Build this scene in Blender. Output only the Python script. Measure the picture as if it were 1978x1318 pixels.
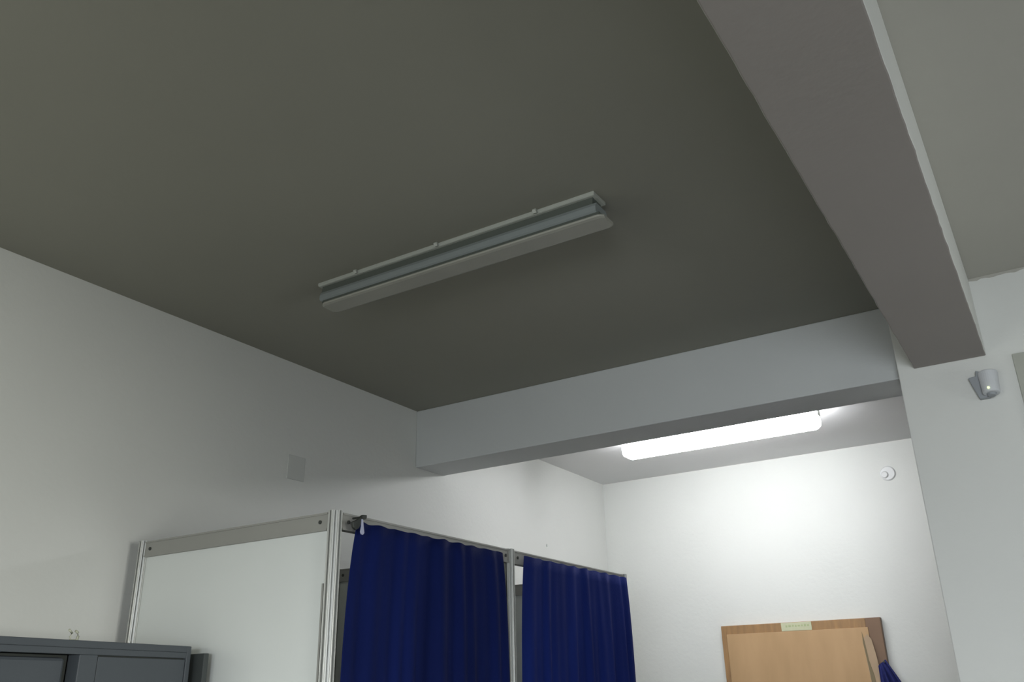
import bpy, bmesh, math, random
from mathutils import Vector, Matrix
random.seed(7)
sc = bpy.context.scene
for o in list(bpy.data.objects):
    bpy.data.objects.remove(o)

# ------------------------------------------------------------------ camera, world, light, exposure
CAM_Z = 1.65
F_PX = 1675.88
ax = Vector((0.84596866, -0.21636325, -0.48736431))   # world X seen from the camera (right, down, forward)
ay = Vector((0.53284228, 0.3080421, 0.78815555))
az = Vector((-0.02039917, -0.92644321, 0.37588145))
cam_data = bpy.data.cameras.new('camera')
cam = bpy.data.objects.new('camera', cam_data)
sc.collection.objects.link(cam)
right = Vector((ax[0], ay[0], az[0])); up = -Vector((ax[1], ay[1], az[1])); back = -Vector((ax[2], ay[2], az[2]))
m = Matrix((right, up, back)).transposed().to_4x4()
m.translation = Vector((0, 0, CAM_Z))
cam.matrix_world = m
cam_data.sensor_fit = 'HORIZONTAL'
cam_data.sensor_width = 36.0
cam_data.lens = 36.0 * F_PX / 1978.0
cam_data.clip_start = 0.02
sc.camera = cam

w = bpy.data.worlds.new('world'); sc.world = w; w.use_nodes = True
bg = w.node_tree.nodes['Background']
bg.inputs[0].default_value = (0.80, 0.88, 1.0, 1); bg.inputs[1].default_value = 0.5

def area(name, loc, direction, sx, sy, power, col, spread=180):
    l = bpy.data.lights.new(name, 'AREA'); l.shape = 'RECTANGLE'; l.size = sx; l.size_y = sy
    l.energy = power; l.color = col; l.spread = math.radians(spread)
    o = bpy.data.objects.new(name, l); sc.collection.objects.link(o)
    o.location = loc; o.rotation_euler = Vector(direction).to_track_quat('-Z', 'Y').to_euler()
    return o
# fill lamps for daylight at unseen windows right and behind, fitted for tone
area('window_fill', (3.12, 0.6, 1.6), (-1, -0.3, -0.5), 1.3, 1.2, 128, (1.0, 1.0, 0.94), 100)
area('window_fill', (3.12, 2.5, 1.6), (-1, 0.0, 0.55), 1.05, 1.15, 6, (0.97, 1.0, 0.98), 90)  # aimed upward, added to brighten the long beam's right flank
area('window_fill', (-1.9, -3.12, 1.6), (-0.1, 1, -0.8), 1.6, 1.2, 60, (0.99, 1.0, 0.92), 90)
area('window_fill', (-2.0, -3.12, 1.6), (-0.25, 1, -0.1), 1.4, 1.2, 20, (0.99, 1.0, 0.92), 150)  # second lamp in the same window, added to lift the near ceiling
area('window_fill', (1.0, -3.12, 1.6), (0.0, 1, -0.42), 1.6, 1.2, 108, (0.89, 0.945, 1.0), 103)

sc.view_settings.view_transform = 'Standard'
sc.view_settings.look = 'None'
sc.view_settings.gamma = 1.0
sc.view_settings.use_curve_mapping = False
sc.view_settings.exposure = 0.0
LAMP_STRENGTH = 26.5

# ------------------------------------------------------------------ materials
def mat(name, col, rough=0.6, metal=0.0, bump=0.0, bscale=60.0, var=0.0, vscale=3.0, emit=None, spec=0.5, var2=None, stretch=None):
    mt = bpy.data.materials.new(name); mt.use_nodes = True
    nt = mt.node_tree; b = nt.nodes['Principled BSDF']
    b.inputs['Base Color'].default_value = (*col, 1)
    b.inputs['Roughness'].default_value = rough
    b.inputs['Metallic'].default_value = metal
    b.inputs['Specular IOR Level'].default_value = spec
    tc = nt.nodes.new('ShaderNodeTexCoord')
    src = tc.outputs['Object']
    if stretch:
        mp = nt.nodes.new('ShaderNodeMapping'); mp.inputs['Scale'].default_value = stretch
        nt.links.new(src, mp.inputs[0]); src = mp.outputs[0]
    if var > 0 or var2:
        n = nt.nodes.new('ShaderNodeTexNoise'); n.inputs['Scale'].default_value = vscale; n.inputs['Detail'].default_value = 6
        nt.links.new(src, n.inputs['Vector'])
        r = nt.nodes.new('ShaderNodeMapRange'); r.inputs[1].default_value = 0.3; r.inputs[2].default_value = 0.7
        nt.links.new(n.outputs[0], r.inputs[0])
        mx = nt.nodes.new('ShaderNodeMix'); mx.data_type = 'RGBA'
        c2 = var2 if var2 else tuple(c * (1 - var) for c in col)
        mx.inputs[6].default_value = (*col, 1); mx.inputs[7].default_value = (*c2, 1)
        nt.links.new(r.outputs[0], mx.inputs[0]); nt.links.new(mx.outputs[2], b.inputs['Base Color'])
    if bump > 0:
        n2 = nt.nodes.new('ShaderNodeTexNoise'); n2.inputs['Scale'].default_value = bscale; n2.inputs['Detail'].default_value = 5
        nt.links.new(src, n2.inputs['Vector'])
        bp = nt.nodes.new('ShaderNodeBump'); bp.inputs['Strength'].default_value = bump; bp.inputs['Distance'].default_value = 0.004
        nt.links.new(n2.outputs[0], bp.inputs['Height']); nt.links.new(bp.outputs[0], b.inputs['Normal'])
    if emit:
        b.inputs['Emission Color'].default_value = (*emit[:3], 1); b.inputs['Emission Strength'].default_value = emit[3]
    return mt

M = {}
M['wall'] = mat('painted_plaster_wall', (0.70, 0.71, 0.68), 0.75, bump=0.25, bscale=45, var=0.035, vscale=1.6)
M['wall_grey'] = mat('painted_grey_wall', (0.30, 0.305, 0.29), 0.8, bump=0.2, bscale=45)
M['ceiling'] = mat('plaster_ceiling_shaded', (0.29, 0.288, 0.245), 0.9, bump=0.2, bscale=35, var=0.05, vscale=1.2)  # main bay tone with its shade mixed into the colour
M['ceiling_light'] = mat('plaster_ceiling_half_lit', (0.46, 0.45, 0.405), 0.9, bump=0.2, bscale=35, var=0.05, vscale=1.2)  # right bay copy of the ceiling, raised for the brighter light there
M['ceiling_lit'] = mat('plaster_ceiling_lit', (0.74, 0.74, 0.74), 0.9, bump=0.2, bscale=35, var=0.04, vscale=1.2)  # back bay copy of the ceiling, whitened for the lamp's light
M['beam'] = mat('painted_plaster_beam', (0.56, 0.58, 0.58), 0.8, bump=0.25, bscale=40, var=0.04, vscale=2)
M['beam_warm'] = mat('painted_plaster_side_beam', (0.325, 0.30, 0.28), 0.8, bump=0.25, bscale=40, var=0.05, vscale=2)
M['floor'] = mat('terrazzo_floor', (0.06, 0.058, 0.05), 0.5, var2=(0.035, 0.033, 0.03), vscale=40)
M['alu'] = mat('brushed_aluminium', (0.50, 0.51, 0.49), 0.42, metal=0.55, bump=0.05, bscale=200)
M['rail'] = mat('anodised_rail', (0.36, 0.36, 0.335), 0.5, metal=0.3, var=0.05)
M['dark_metal'] = mat('dark_screw_metal', (0.05, 0.055, 0.05), 0.5, metal=0.4)
M['panel'] = mat('white_laminate_panel', (0.72, 0.75, 0.73), 0.35, var=0.02, vscale=4)
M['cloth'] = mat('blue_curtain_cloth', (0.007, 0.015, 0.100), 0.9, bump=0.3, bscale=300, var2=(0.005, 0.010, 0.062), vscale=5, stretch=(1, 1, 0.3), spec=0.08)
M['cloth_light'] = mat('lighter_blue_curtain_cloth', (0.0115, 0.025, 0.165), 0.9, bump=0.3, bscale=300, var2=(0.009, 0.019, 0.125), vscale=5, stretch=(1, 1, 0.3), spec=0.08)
M['cloth2'] = mat('dark_blue_door_cloth', (0.02, 0.025, 0.12), 0.85, bump=0.3, bscale=300, spec=0.2)
M['steel'] = mat('grey_painted_steel', (0.068, 0.079, 0.090), 0.5, bump=0.08, bscale=150, var=0.06, vscale=6)
M['board'] = mat('cabinet_shadow_grey', (0.05, 0.058, 0.058), 0.7)  # tone of the cabinet's shadow, used on a solid strip
M['fixture'] = mat('fixture_white_enamel', (0.44, 0.46, 0.42), 0.5)
M['housing'] = mat('fixture_grey_housing', (0.25, 0.28, 0.28), 0.5)
M['recess_shade'] = mat('fixture_recess_shade', (0.10, 0.115, 0.10), 0.7)  # shade of the fixture's recesses, put into the colour
M['diffuser'] = mat('unlit_prismatic_diffuser', (0.36, 0.36, 0.315), 0.45, bump=0.15, bscale=120, var=0.12, vscale=5)
M['lit'] = mat('lit_diffuser', (0.9, 0.9, 0.9), 0.4, emit=(0.965, 0.975, 1.0, LAMP_STRENGTH))
M['wood'] = mat('varnished_door_frame_wood', (0.36, 0.205, 0.085), 0.5, bump=0.1, bscale=60, var2=(0.27, 0.155, 0.07), vscale=7, stretch=(6, 1, 1))
M['wood_dark'] = mat('stained_door_jamb_wood', (0.21, 0.125, 0.075), 0.5, bump=0.1, bscale=60, var=0.15, vscale=7)
M['ply'] = mat('plain_plywood_leaf', (0.50, 0.32, 0.165), 0.6, var2=(0.42, 0.265, 0.13), vscale=2.5, stretch=(3, 1, 0.7))
M['veneer'] = mat('peeled_veneer_strip', (0.46, 0.32, 0.20), 0.6, var2=(0.34, 0.25, 0.16), vscale=5)
M['veneer_edge'] = mat('dark_veneer_gap', (0.19, 0.15, 0.085), 0.8)
M['plate'] = mat('pale_green_plate', (0.55, 0.56, 0.38), 0.5, var=0.1, vscale=30)
M['ink'] = mat('faded_green_lettering', (0.40, 0.45, 0.25), 0.6)
M['plastic'] = mat('white_plastic', (0.68, 0.69, 0.69), 0.4)
M['sensor'] = mat('sensor_plastic', (0.60, 0.62, 0.64), 0.5)
M['plastic_grey'] = mat('grey_plastic', (0.30, 0.32, 0.34), 0.5)
M['cover'] = mat('painted_cover_plate', (0.585, 0.60, 0.575), 0.7)
M['niche'] = mat('beige_notice_board', (0.42, 0.43, 0.38), 0.8, var=0.08, vscale=5)
M['led'] = mat('sensor_led', (0.8, 0.9, 0.6), 0.4, emit=(0.82, 0.95, 0.55, 0.9))
M['clip'] = mat('clear_tag', (0.42, 0.44, 0.58), 0.4)
M['string'] = mat('pale_string', (0.50, 0.51, 0.40), 0.8)
M['winframe'] = mat('window_frame_paint', (0.5, 0.5, 0.48), 0.5)

# ------------------------------------------------------------------ helpers
def box(bm, x0, x1, y0, y1, z0, z1, mx=None):
    vs = [bm.verts.new((x, y, z)) for x in (x0, x1) for y in (y0, y1) for z in (z0, z1)]
    for f in ((0, 1, 3, 2), (4, 6, 7, 5), (0, 4, 5, 1), (2, 3, 7, 6), (0, 2, 6, 4), (1, 5, 7, 3)):
        bm.faces.new([vs[i] for i in f])
    if mx is not None:
        for v in vs: v.co = mx @ v.co
    return vs

def prism(bm, pts, axis, a0, a1):
    """extrude a closed 2D outline along an axis; pts in the two other axes in order"""
    def P(p, a):
        if axis == 2: return (p[0], p[1], a)
        if axis == 0: return (a, p[0], p[1])
        return (p[0], a, p[1])
    A = [bm.verts.new(P(p, a0)) for p in pts]; B = [bm.verts.new(P(p, a1)) for p in pts]
    n = len(pts)
    for i in range(n):
        bm.faces.new((A[i], A[(i + 1) % n], B[(i + 1) % n], B[i]))
    bm.faces.new(A[::-1]); bm.faces.new(B)

def cyl(bm, c, d, r, ln, n=20, r2=None):
    d = Vector(d).normalized(); q = d.to_track_quat('Z', 'Y').to_matrix(); r2 = r if r2 is None else r2
    A = []; B = []
    for i in range(n):
        a = 2 * math.pi * i / n
        u = q @ Vector((math.cos(a), math.sin(a), 0))
        A.append(bm.verts.new(Vector(c) + u * r)); B.append(bm.verts.new(Vector(c) + d * ln + u * r2))
    for i in range(n):
        bm.faces.new((A[i], A[(i + 1) % n], B[(i + 1) % n], B[i]))
    bm.faces.new(A[::-1]); bm.faces.new(B)

def obj(name, bm, material, parent=None, bevel=0.0, smooth=False, seg=2):
    bmesh.ops.recalc_face_normals(bm, faces=bm.faces)
    me = bpy.data.meshes.new(name); bm.to_mesh(me); bm.free()
    me.materials.append(M[material] if isinstance(material, str) else material)
    o = bpy.data.objects.new(name, me); sc.collection.objects.link(o)
    if parent:
        o.parent = parent
        pw = Vector((0, 0, 0)); p = parent
        while p: pw = pw + p.location; p = p.parent
        for v in me.vertices: v.co -= pw
    if smooth:
        for p in me.polygons: p.use_smooth = True
    if bevel:
        md = o.modifiers.new('bevel', 'BEVEL'); md.width = bevel; md.segments = seg; md.limit_method = 'ANGLE'
    return o

def bobj(name, b, material, parent=None, bevel=0.0):
    bm = bmesh.new(); box(bm, *b); return obj(name, bm, material, parent, bevel)

def tag(o, label=None, cat=None, group=None, kind=None):
    if label: o['label'] = label
    if cat: o['category'] = cat
    if group: o['group'] = group
    if kind: o['kind'] = kind
    return o

def thing(name, label, cat, loc, group=None):
    o = bpy.data.objects.new(name, None); sc.collection.objects.link(o); o.location = loc
    o.empty_display_size = 0.1
    return tag(o, label, cat, group)

def struct(name, boxes, material, bevel=0.0, label=None, cat=None):
    bm = bmesh.new()
    for b in boxes: box(bm, *b)
    return tag(obj(name, bm, material, None, bevel), label, cat, None, 'structure')

# ------------------------------------------------------------------ room shell
XL, XR, YB, YF, ZC = -3.059, 3.05, -3.05, 6.30, 3.20
ZB, Y1, Y2 = 2.862, 3.861, 4.125          # cross beam: underside, front, back
BX0, BX1 = -0.368, -0.099                 # long beam
struct('floor', [(XL - .15, XR + .15, YB - .15, YF + .15, -0.1, 0)], 'floor', label='dark speckled terrazzo floor', cat='floor')
struct('ceiling', [(XL - .15, -.23, YB - .15, 4.0, ZC, ZC + .12)], 'ceiling', label='matt grey-green plaster ceiling of the main bay, its shade mixed into the colour', cat='ceiling')
struct('ceiling', [(-.23, XR + .15, YB - .15, 4.0, ZC, ZC + .12)], 'ceiling_light', label='beige plaster ceiling right of the long beam, coloured lighter for the stronger light there', cat='ceiling')
struct('ceiling', [(XL - .15, XR + .15, 4.0, YF + .15, ZC, ZC + .12)], 'ceiling_lit', label='plaster ceiling beyond the cross beam, coloured whiter for the glow of the lit lamp', cat='ceiling')
struct('wall_left', [(XL - .15, XL, YB - .15, YF + .15, 0, ZC)], 'wall', label='long white plaster wall behind the cubicle screen', cat='wall')
struct('wall_far', [(XL, XR, YF, YF + .15, 0, ZC)], 'wall', label='brightly lit white end wall with the wooden door', cat='wall')
def windowed(name, axis, a0, a1, lo, hi, wins, z0, z1, label):
    """wall slab from lo to hi with window openings"""
    bx = []
    def add(u0, u1, v0, v1):
        if axis == 'x': bx.append((a0, a1, u0, u1, v0, v1))
        else: bx.append((u0, u1, a0, a1, v0, v1))
    cur = lo
    for (u0, u1) in wins:
        add(cur, u0, 0, ZC); add(u0, u1, 0, z0); add(u0, u1, z1, ZC); cur = u1
    add(cur, hi, 0, ZC)
    return struct(name, bx, 'wall_grey', label=label, cat='wall')
windowed('wall_right', 'x', XR, XR + .15, YB, YF, [(-0.1, 1.3), (1.95, 3.05)], 1.0, 2.2, 'grey plaster window wall on the right, outside the frame')
windowed('wall_back', 'y', YB - .15, YB, XL, XR, [(-2.7, -1.1), (0.2, 1.8)], 1.0, 2.2, 'grey plaster window wall behind the camera')
def window(name, axis, a, u0, u1, z0, z1):  # unseen casements, openings set around the fill lamps
    bm = bmesh.new(); t = .04
    for (p0, p1, q0, q1) in ((u0, u0 + t, z0, z1), (u1 - t, u1, z0, z1), (u0 + t, u1 - t, z0, z0 + t), (u0 + t, u1 - t, z1 - t, z1), ((u0 + u1) / 2 - .02, (u0 + u1) / 2 + .02, z0 + t, z1 - t)):
        if axis == 'x': box(bm, a, a + .04, p0, p1, q0, q1)
        else: box(bm, p0, p1, a, a + .04, q0, q1)
    tag(obj(name, bm, 'winframe'), 'painted casement window frame outside the frame of view', 'window', None, 'structure')
window('window_1', 'x', XR + .01, -0.1, 1.3, 1.0, 2.2)
window('window_2', 'x', XR + .01, 1.95, 3.05, 1.0, 2.2)
window('window_3', 'y', YB - .05, -2.7, -1.1, 1.0, 2.2)
window('window_4', 'y', YB - .05, 0.2, 1.8, 1.0, 2.2)

# wall / column that carries the beams, right of the opening
struct('wall_centre', [(-0.432, XR, 3.765, Y2, 0, ZC)], 'wall', bevel=0.004, label='grey-white wall end under the long beam, beside the opening', cat='wall')

# beams with slightly uneven plaster edges
def beam(name, x0, x1, y0, y1, z0, z1, axis, material, label, n=160, jit=0.0007):
    bm = bmesh.new(); rings = []
    for i in range(n + 1):
        t = i / n; sub = []
        e = [random.gauss(0, jit) for _ in range(4)]
        if axis == 'y':
            y = y0 + (y1 - y0) * t
            sub = [(x0, y, z1), (x0 + e[0], y, z0 + e[1] * .1), (x1 + e[2], y, z0 + e[3] * .1), (x1, y, z1)]
        else:
            x = x0 + (x1 - x0) * t
            sub = [(x, y0, z1), (x, y0 + e[0], z0 + e[1] * .1), (x, y1 + e[2], z0 + e[3] * .1), (x, y1, z1)]
        rings.append([bm.verts.new(p) for p in sub])
    for i in range(n):
        A, B = rings[i], rings[i + 1]
        for k in range(4): bm.faces.new((A[k], A[(k + 1) % 4], B[(k + 1) % 4], B[k]))
    bm.faces.new(rings[0]); bm.faces.new(rings[-1][::-1])
    o = obj(name, bm, material, bevel=0.005, seg=2)
    if axis == 'y':      # brown-grey underside, flank coloured paler to carry the light falling on it
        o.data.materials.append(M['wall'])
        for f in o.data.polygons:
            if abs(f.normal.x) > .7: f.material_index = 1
    return tag(o, label, 'beam', None, 'structure')
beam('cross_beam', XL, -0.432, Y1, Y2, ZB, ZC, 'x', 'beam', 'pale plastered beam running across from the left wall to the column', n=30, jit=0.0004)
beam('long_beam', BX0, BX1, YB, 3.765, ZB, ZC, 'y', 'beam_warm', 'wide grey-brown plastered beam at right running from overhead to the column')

# uneven edge of ceiling paint on the top of the centre wall
bm = bmesh.new(); n = 110; top = []; bot = []; topb = []; botb = []
x0, x1 = BX1, 1.6
for i in range(n + 1):
    x = x0 + (x1 - x0) * i / n
    zz = ZC - 0.009 - 0.003 * math.sin(i * 1.3) - random.uniform(0, .004)
    top.append(bm.verts.new((x, 3.7635, ZC))); bot.append(bm.verts.new((x, 3.7635, zz)))
    topb.append(bm.verts.new((x, 3.766, ZC))); botb.append(bm.verts.new((x, 3.766, zz)))
for i in range(n):
    bm.faces.new((top[i], top[i + 1], bot[i + 1], bot[i])); bm.faces.new((bot[i], bot[i + 1], botb[i + 1], botb[i]))
tag(obj('trim_1', bm, 'ceiling_light'), 'wavy line of ceiling paint along the top of the wall right of the beam', 'trim', None, 'structure')

# ------------------------------------------------------------------ cubicle screen (posts, rails, panels)
PX, PY = -1.995, 2.104       # corner post
ZT = 2.21
scr = thing('partition_screen', 'aluminium framed cubicle screen with white infill panels standing against the left wall', 'partition', (PX, PY, 0))
def post(x, y, zt=ZT + .004, r=0.023):
    pts = []
    for k in range(8):
        a = math.radians(45 * k)
        t = Vector((-math.sin(a), math.cos(a))); nrm = Vector((math.cos(a), math.sin(a)))
        h = r * math.tan(math.radians(22.5))
        for (s, d) in ((-0.98, -0.20), (-0.80, -0.02), (-0.72, 0), (-0.26, 0), (-0.26, -0.42), (0.26, -0.42), (0.26, 0), (0.72, 0), (0.80, -0.02), (0.98, -0.20)):
            p = nrm * (r + d * r) + t * (s * h)
            pts.append((x + p.x, y + p.y))
    bm = bmesh.new(); prism(bm, pts, 2, 0, zt)
    p = obj('post', bm, 'alu', scr)
    bm = bmesh.new(); cyl(bm, (x, y, -0.0), (0, 0, 1), .03, .012)
    obj('foot', bm, 'dark_metal', p)
    return p
X_END = -2.965
YP = [PY, 3.162, 4.272]
for y in YP:
    post(PX, y); post(X_END, y)
def rail(axis, a, u0, u1, z0, z1, screws):
    bm = bmesh.new(); t = .013
    # C-shaped section: web with two lips
    if axis == 'x':
        box(bm, u0, u1, a - t, a + t, z0, z1)
        box(bm, u0, u1, a - t - .003, a - t, z1 - .006, z1); box(bm, u0, u1, a - t - .003, a - t, z0, z0 + .006)
    else:
        box(bm, a - t, a + t, u0, u1, z0, z1)
        box(bm, a + t, a + t + .003, u0, u1, z1 - .006, z1); box(bm, a + t, a + t + .003, u0, u1, z0, z0 + .006)
    r = obj('rail', bm, 'rail' if axis == 'x' else 'rail', scr)
    for s in screws:
        bm = bmesh.new()
        if axis == 'x': cyl(bm, (s, a - t - .003, (z0 + z1) / 2), (0, 1, 0), .0065, .005, 12)
        else: cyl(bm, (a + t + .003, s, (z0 + z1) / 2), (-1, 0, 0), .0065, .005, 12)
        obj('lock_screw', bm, 'dark_metal', r)
    return r
for i, y in enumerate(YP):
    rail('x', y, X_END + .02, PX - .02, ZT - .058, ZT, (X_END + .05, PX - .052))
    rail('x', y, X_END + .02, PX - .02, 0.03, 0.085, ())
    bobj('infill_panel', (X_END + .02, PX - .02, y - .003, y + .003, .085, ZT - .058), 'panel', scr)
rail('y', PX, YP[0] + .02, YP[1] - .02, ZT - .055, ZT, (YP[0] + .05, YP[1] - .045))
rail('y', PX, YP[1] + .02, YP[2] - .02, ZT - .055, ZT, (YP[1] + .05,))
# thin silver edge strips beside the panel at the corner post
bobj('edge_strip', (PX - .0305, PX - .0235, PY - .012, PY + .012, .085, 1.985), 'rail', scr)

# ------------------------------------------------------------------ curtains
def curtain(name, x, top, bot, ztop, zbot, folds, amp, seed, material, label, group, sag=0.0):
    rnd = random.Random(seed)
    nu, nv = 220, 40
    ph = [rnd.uniform(0, 6.28) for _ in range(8)]
    bm = bmesh.new(); g = []
    for j in range(nv + 1):
        v = j / nv
        row = []
        flare = 1 - math.exp(-v * 9)
        y0 = top[0] + (bot[0] - top[0]) * flare; y1 = top[1] + (bot[1] - top[1]) * flare
        for i in range(nu + 1):
            u = i / nu
            uu = u + 0.010 * math.sin(u * 17 + ph[0]) + 0.006 * math.sin(v * 3 + u * 9 + ph[1]) * v
            a = amp * (0.25 + 1.1 * min(1, v * 1.6) ** 0.8)
            s = math.sin(uu * folds * 2 * math.pi + ph[2] + 0.5 * v * math.sin(u * 5 + ph[6]))
            d = a * (0.62 * s + 0.38 * abs(s) ** 0.6 * (1 if s > 0 else -1)) * (0.55 + 0.45 * math.sin(u * 7.3 + ph[3]))
            d += 0.35 * a * math.sin(uu * folds * 4.7 * math.pi + ph[4]) + 0.25 * amp * math.sin(uu * folds * 9.1 + ph[5] + v)
            yy = y0 + (y1 - y0) * u + 0.25 * d * math.cos(uu * folds * 6.28 + ph[7])
            z = ztop + (zbot - ztop) * v
            if j == 0: z -= 0.002 * math.sin(u * 60 + ph[1]) + sag * math.sin(u * math.pi)
            row.append(bm.verts.new((x + abs(amp) * 0.9 + d, yy, z)))
        g.append(row)
    for j in range(nv):
        for i in range(nu): bm.faces.new((g[j][i], g[j][i + 1], g[j + 1][i + 1], g[j + 1][i]))
    o = obj(name, bm, material, smooth=True)
    s = o.modifiers.new('solid', 'SOLIDIFY'); s.thickness = 0.0015
    return tag(o, label, 'curtain', group)
RX = PX + .016
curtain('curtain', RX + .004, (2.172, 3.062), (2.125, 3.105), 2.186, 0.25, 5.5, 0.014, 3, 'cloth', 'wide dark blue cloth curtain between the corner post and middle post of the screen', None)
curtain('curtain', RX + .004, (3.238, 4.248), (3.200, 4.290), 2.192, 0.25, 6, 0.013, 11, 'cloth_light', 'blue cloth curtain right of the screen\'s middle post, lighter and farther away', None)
# clip and tag at the top corner of the first curtain
cl = thing('curtain_clip', 'dark clip with a pale dangling tag at the top left corner of the nearer curtain', 'clip', (RX + .006, 2.16, 2.2))
bm = bmesh.new(); prism(bm, [(2.128, 2.176), (2.150, 2.186), (2.176, 2.206), (2.196, 2.208), (2.196, 2.196), (2.172, 2.186), (2.160, 2.160), (2.146, 2.152), (2.134, 2.158)], 0, RX + .030, RX + .040)
obj('clip_body', bm, 'dark_metal', cl, bevel=.002)
bm = bmesh.new(); prism(bm, [(2.166, 2.190), (2.172, 2.190), (2.176, 2.168), (2.181, 2.146), (2.174, 2.139), (2.166, 2.141), (2.162, 2.148), (2.166, 2.168)], 0, RX + .041, RX + .045)
obj('tag', bm, 'clip', cl, bevel=.001)
bm = bmesh.new(); cyl(bm, (RX + .001, 2.170, 2.197), (1, 0, 0), .003, .044, 10); obj('pin', bm, 'dark_metal', cl)

# ------------------------------------------------------------------ ceiling lights
def fixture(cx0, cx1, yc, lit, label):
    root = thing('ceiling_light', label, 'ceiling light', ((cx0 + cx1) / 2, yc, ZC))
    def P(pts, x0, x1, name, material, par=root, bevel=0.0):
        bm = bmesh.new(); prism(bm, [(yc + a, ZC - b) for a, b in pts], 0, x0, x1)
        return obj(name, bm, material, par, bevel)
    # base tray with a flange
    P([(-.045, 0), (.045, 0), (.045, .011), (.040, .014), (-.040, .014), (-.045, .011)], cx0, cx1, 'base_tray', 'fixture', bevel=.001)
    P([(-.030, .014), (.030, .014), (.034, .044), (-.034, .044)], cx0 + .012, cx1 - .012, 'recess_shade', 'recess_shade')  # neck under the flange, darkened to show the recess in shade
    P([(-.036, .042), (.036, .042), (.044, .056), (.044, .074), (.036, .080), (-.036, .080), (-.044, .074), (-.044, .056)], cx0 + .012, cx1 + .003, 'housing', 'housing', bevel=.001)
    P([(-.038, .080), (.038, .080), (.042, .093), (-.042, .093)], cx0 + .026, cx1 + .012, 'lower_recess_shade', 'recess_shade')
    for k, fx in enumerate((.165, .48, .82)):
        x = cx0 + (cx1 - cx0) * fx
        P([(-.045, .001), (-.057, .001), (-.059, .006), (-.053, .016), (-.045, .014)], x - .007, x + .007, 'clip', 'fixture')
    # diffuser with slightly tapered ends
    prof = [(-.045, .093), (-.048, .097), (-.046, .102), (-.036, .105), (.036, .105), (.046, .102), (.048, .097), (.045, .093)]
    d0, d1 = cx0 + .022, cx1 + .028
    bm = bmesh.new(); rings = []; xs = []
    for i in range(7):
        t = i / 6; xs.append((d0 + .022 * t, .72 + .28 * math.sin(t * math.pi / 2)))
    for x, sc_ in xs + [(d0 + d1 - x, q) for x, q in xs[::-1]]:
        rings.append([bm.verts.new((x, yc + a * sc_, ZC - b)) for a, b in prof])
    k = len(prof)
    for A, B in zip(rings[:-1], rings[1:]):
        for q in range(k): bm.faces.new((A[q], A[(q + 1) % k], B[(q + 1) % k], B[q]))
    bm.faces.new(rings[0]); bm.faces.new(rings[-1][::-1])
    obj('diffuser', bm, 'diffuser', root)
    return root
fixture(-2.322, -1.074, 2.320, False, 'unlit slim batten light in the middle of the dark ceiling')
# the lit one has a translucent body all the way up to the ceiling
def lit_fixture(cx0, cx1, yc, label):
    root = thing('ceiling_light', label, 'ceiling light', ((cx0 + cx1) / 2, yc, ZC))
    bm = bmesh.new(); prism(bm, [(yc - .052, ZC), (yc + .052, ZC), (yc + .052, ZC - .016), (yc - .052, ZC - .016)], 0, cx0 + .02, cx1 - .02)
    obj('base_tray', bm, 'fixture', root)
    prof = [(-.060, .016), (-.066, .040), (-.066, .090), (-.058, .116), (-.042, .128), (.042, .128), (.058, .116), (.066, .090), (.066, .040), (.060, .016)]
    n = 12; bm = bmesh.new(); rings = []; xs = []
    for i in range(n + 1):
        t = i / n; xs.append((cx0 + .035 * t, .70 + .30 * math.sin(t * math.pi / 2)))
    for x, s in xs + [(cx0 + cx1 - x, s) for x, s in xs[::-1]]:
        rings.append([bm.verts.new((x, yc + a * s, ZC - (.016 + (b - .016) * (.5 + .5 * s)))) for a, b in prof])
    k = len(prof)
    for A, B in zip(rings[:-1], rings[1:]):
        for q in range(k): bm.faces.new((A[q], A[(q + 1) % k], B[(q + 1) % k], B[q]))
    bm.faces.new(rings[0]); bm.faces.new(rings[-1][::-1])
    obj('diffuser', bm, 'lit', root)
    for s in (cx0 - .006, cx1 - .012):
        bobj('end_cap', (s, s + .018, yc - .028, yc + .028, ZC - .06, ZC - .012), 'fixture', root, bevel=.004)
    return root
lit_fixture(-2.340, -1.072, 5.185, 'glowing white tube light on the ceiling beyond the cross beam')

# ------------------------------------------------------------------ door on the end wall
DX0, DX1, DZ = -2.182, -1.112, 2.057
d = bpy.data.objects.new('door_1', None); sc.collection.objects.link(d); d.location = ((DX0 + DX1) / 2, YF, 0)
tag(d, 'plywood door in a brown wooden frame on the bright end wall', 'door', None, 'structure')
bobj('jamb', (DX0, DX0 + .036, YF - .045, YF + .01, 0, DZ), 'wood', d, .003)
bobj('jamb', (DX1 - .095, DX1, YF - .045, YF + .01, 0, DZ), 'wood_dark', d, .003)
bobj('lintel', (DX0 + .036, DX1 - .095, YF - .045, YF + .01, DZ - .060, DZ), 'wood', d, .003)
leaf = bobj('door_leaf', (DX0 + .038, DX1 - .082, YF - .052, YF - .02, 0.005, DZ - .058), 'ply', d, .002)
bm = bmesh.new()   # veneer strip coming away along the right edge
prism(bm, [(DX1 - .092, 1.955), (DX1 - .070, 1.925), (DX1 - .058, 1.84), (DX1 - .050, 1.76), (DX1 - .052, 1.60), (DX1 - .052, 1.2), (DX1 - .13, 1.2), (DX1 - .107, 1.60), (DX1 - .118, 1.78), (DX1 - .120, 1.93)], 1, YF - .066, YF - .060)
obj('peeling_veneer', bm, 'veneer', leaf)['label'] = 'splintered lighter veneer strip peeling from the edge'
bm = bmesh.new()
prism(bm, [(DX1 - .122, 1.972), (DX1 - .116, 1.93), (DX1 - .106, 1.80), (DX1 - .088, 1.71), (DX1 - .078, 1.60), (DX1 - .078, 1.2), (DX1 - .108, 1.2), (DX1 - .107, 1.60), (DX1 - .113, 1.75), (DX1 - .124, 1.90)], 1, YF - .069, YF - .066)
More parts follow.
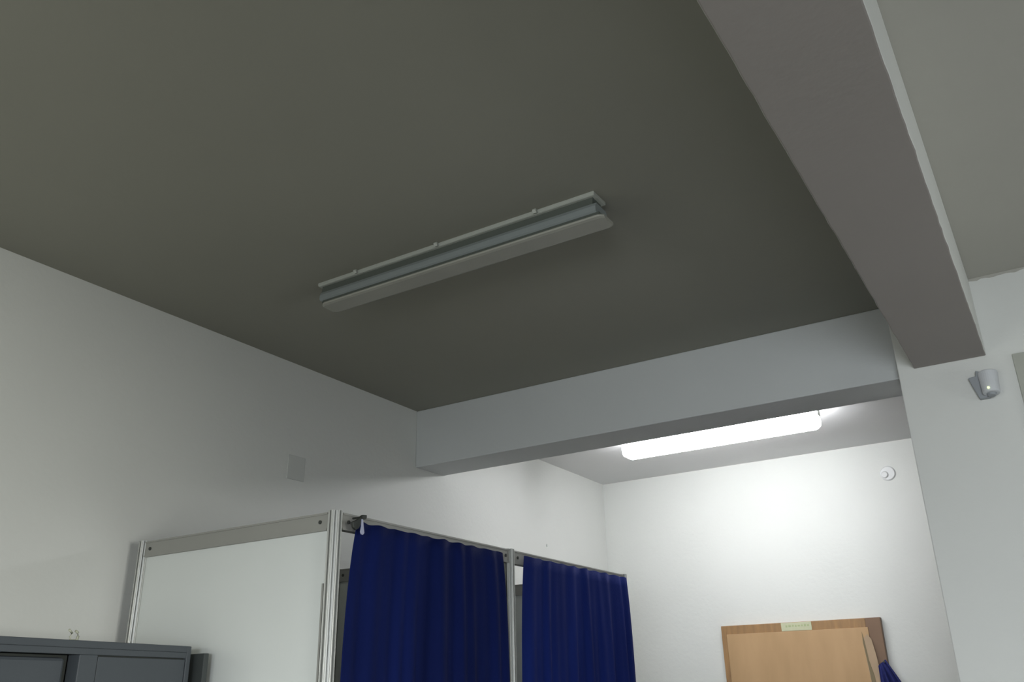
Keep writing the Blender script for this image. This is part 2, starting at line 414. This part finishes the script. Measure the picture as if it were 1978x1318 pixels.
obj('veneer_split', bm, 'veneer_edge', leaf)['label'] = 'dark split along the peeling veneer'
pl = bobj('name_plate', (-1.755, -1.552, YF - .050, YF - .045, 2.001, 2.054), 'plate', d, .001)
pl['label'] = 'small pale green plate with faded unreadable lettering'
bm = bmesh.new(); x = -1.725
while x < -1.575:
    wd = random.uniform(.010, .022); box(bm, x, x + wd, YF - .0512, YF - .050, 2.026 + random.uniform(-.002, .002), 2.038 + random.uniform(-.002, .003)); x += wd + .007
tag(obj('lettering', bm, 'ink', pl), kind='stuff')

# blue cloth hanging on a nail at the right jamb
bm = bmesh.new(); g = []
for j in range(31):
    v = j / 30; row = []
    z = 1.797 - v * 1.3
    wl = -1.162 - 0.03 * v; wr = -1.112 + 0.062 * min(1, v * 9) + 0.14 * v
    for i in range(49):
        u = i / 48
        xx = wl + (wr - wl) * u
        dd = 0.012 * math.sin(u * 24 + 1.0) * min(1, v * 8 + .15) + .008 * math.sin(u * 11 + v * 3)
        zz = z + (0 if j else 0)
        if v < .12: zz -= (1 - u) * .035 * (1 - v / .12)
        row.append(bm.verts.new((xx, YF - .095 + dd, zz)))
    g.append(row)
for j in range(30):
    for i in range(48): bm.faces.new((g[j][i], g[j][i + 1], g[j + 1][i + 1], g[j + 1][i]))
o = obj('hanging_cloth', bm, 'cloth2', smooth=True); s = o.modifiers.new('solid', 'SOLIDIFY'); s.thickness = .002
tag(o, 'small dark blue cloth bunched and hanging at the right side of the door', 'cloth')
bm = bmesh.new(); cyl(bm, (-1.122, YF - .045, 1.785), (0, -1, 0), .006, .055, 10)
tag(obj('nail', bm, 'dark_metal'), 'nail in the right door jamb holding the blue cloth', 'nail')

# ------------------------------------------------------------------ steel cabinet bottom left
ANG = math.radians(10.4)
cabz = 1.815
corner = Vector((-2.527, 2.020, 0))            # front right corner seen from the room
ev = Vector((math.sin(ANG), -math.cos(ANG), 0))  # along the front towards the camera
nv_ = Vector((-math.cos(ANG), -math.sin(ANG), 0))  # into the cabinet
MX = Matrix(((ev.x, nv_.x, 0, corner.x), (ev.y, nv_.y, 0, corner.y), (0, 0, 1, 0), (0, 0, 0, 1)))
cab = thing('steel_cabinet', 'grey painted steel cabinet in the bottom left corner, left door set back', 'cabinet', corner)
W, D = 0.92, 0.44
def cb(name, material, *bs, parent=cab, bevel=.002):
    bm = bmesh.new()
    for b in bs: box(bm, *b, mx=MX)
    return obj(name, bm, material, parent, bevel)
SP = 0.455       # width of the right door including frame
cb('carcass', 'steel', (0, W, .02, D, .08, .10), (0, .02, .0, D, .10, cabz), (W - .02, W, 0, D, .10, cabz), (.02, W - .02, D - .02, D, .10, cabz),
   (.02, W - .02, 0, D - .02, cabz - .02, cabz), (.02, W - .02, 0, .02, cabz - .038, cabz - .02))
for (a, b) in ((.02, .03), (W - .05, .03), (.02, D - .06), (W - .05, D - .06)):
    cb('leg', 'steel', (a, a + .03, b, b + .03, 0, .08))
d1 = cb('door', 'steel', (.022, .386, .003, .020, .11, cabz - .042), bevel=.0015)
cb('door_gap', 'dark_metal', (.018, .390, .012, .016, .105, cabz - .036))
cb('stile', 'steel', (.390, .456, 0, .045, .10, cabz - .038))
d2 = cb('door', 'steel', (.480, W - .022, .026, .046, .11, cabz - .046), bevel=.016)
cb('door_gap', 'dark_metal', (.456, W - .02, .046, .050, .10, cabz - .038))
# pale looped string on top of the cabinet
def tube(bm, pts, r, n=8):
    prev = None
    for i, p in enumerate(pts):
        d_ = (Vector(pts[min(i + 1, len(pts) - 1)]) - Vector(pts[max(i - 1, 0)])).normalized()
        q = d_.to_track_quat('Z', 'Y').to_matrix()
        ring = [bm.verts.new(Vector(p) + q @ Vector((r * math.cos(6.2832 * k / n), r * math.sin(6.2832 * k / n), 0))) for k in range(n)]
        if prev:
            for k in range(n): bm.faces.new((prev[k], prev[(k + 1) % n], ring[(k + 1) % n], ring[k]))
        else: bm.faces.new(ring[::-1])
        prev = ring
    bm.faces.new(prev)

def on_cab(u, v, z): return MX @ Vector((u, v, z))
bm = bmesh.new()
tube(bm, [on_cab(.452, .05, cabz + .001), on_cab(.455, .05, cabz + .012), on_cab(.450, .05, cabz + .022), on_cab(.462, .05, cabz + .031)], .0032)
tube(bm, [on_cab(.430, .05, cabz + .001), on_cab(.427, .05, cabz + .014), on_cab(.430, .05, cabz + .024), on_cab(.438, .05, cabz + .029)], .0038)
tube(bm, [on_cab(.455, .05, cabz + .004), on_cab(.444, .052, cabz + .0035), on_cab(.427, .05, cabz + .004)], .0022)
tag(obj('string_loop', bm, 'string', smooth=True), 'short pale green string ends sticking up from the top of the grey cabinet', 'string')
# dark strip modelled for the cabinet's shadow on the white panel
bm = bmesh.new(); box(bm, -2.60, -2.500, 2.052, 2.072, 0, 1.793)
tag(obj('cabinet_shadow', bm, 'board', bevel=.002), 'narrow dark grey strip standing in for the shadow of the grey cabinet on the white panel', 'board')

# ------------------------------------------------------------------ small wall things
bobj_j = bobj('junction_cover', (XL, XL + .006, 2.878, 2.990, 2.618, 2.735), 'cover', None, .002)
tag(bobj_j, 'small square painted cover plate high on the left wall near the beam', 'cover plate')
bm = bmesh.new(); cyl(bm, (-.91, YF, 2.983), (0, -1, 0), .052, .010, 28, .044); cyl(bm, (-.930, YF - .010, 2.975), (0, -1, 0), .026, .010, 24, .018)
tag(obj('wall_rose', bm, 'plastic', bevel=.002), 'round white wall fitting high on the bright end wall right of the lit lamp', 'wall fitting')
bm = bmesh.new(); cyl(bm, (XL, 5.35, 2.60), (1, 0, 0), .010, .004, 12)
tag(obj('wall_plug', bm, 'cover'), 'tiny plugged hole on the left wall above the far curtain', 'wall plug')
YW = 3.765
sn = thing('motion_sensor', 'small white motion sensor on a bracket on the wall below the long beam', 'sensor', (-.12, YW, 2.74))
bm = bmesh.new(); prism(bm, [(-.150, 2.800), (-.128, 2.790), (-.128, 2.700), (-.118, 2.684), (-.155, 2.684), (-.170, 2.735), (-.180, 2.775), (-.152, 2.778)], 1, YW - .028, YW)
obj('bracket', bm, 'plastic_grey', sn, bevel=.003)
bm = bmesh.new(); cyl(bm, (-.110, YW - .045, 2.692), (0.02, .12, 1), .031, .092, 28, .036)
obj('sensor_body', bm, 'sensor', sn, bevel=.006, seg=3)
bm = bmesh.new(); cyl(bm, (-.110, YW - .045, 2.6925), (-0.02, -.12, -1), .019, .010, 24, .014); obj('lens_hood', bm, 'plastic_grey', sn, bevel=.002)
bm = bmesh.new(); bmesh.ops.create_icosphere(bm, subdivisions=2, radius=.0055, matrix=Matrix.Translation((-.116, YW - .077, 2.709)))
obj('indicator_lamp', bm, 'led', sn, smooth=True)
bm = bmesh.new(); box(bm, -.012, .52, YW - .010, YW, 2.33, 2.846)
tag(obj('notice_board', bm, 'niche', bevel=.002), 'plain beige board on the wall beside the motion sensor, cut off by the right edge', 'board')
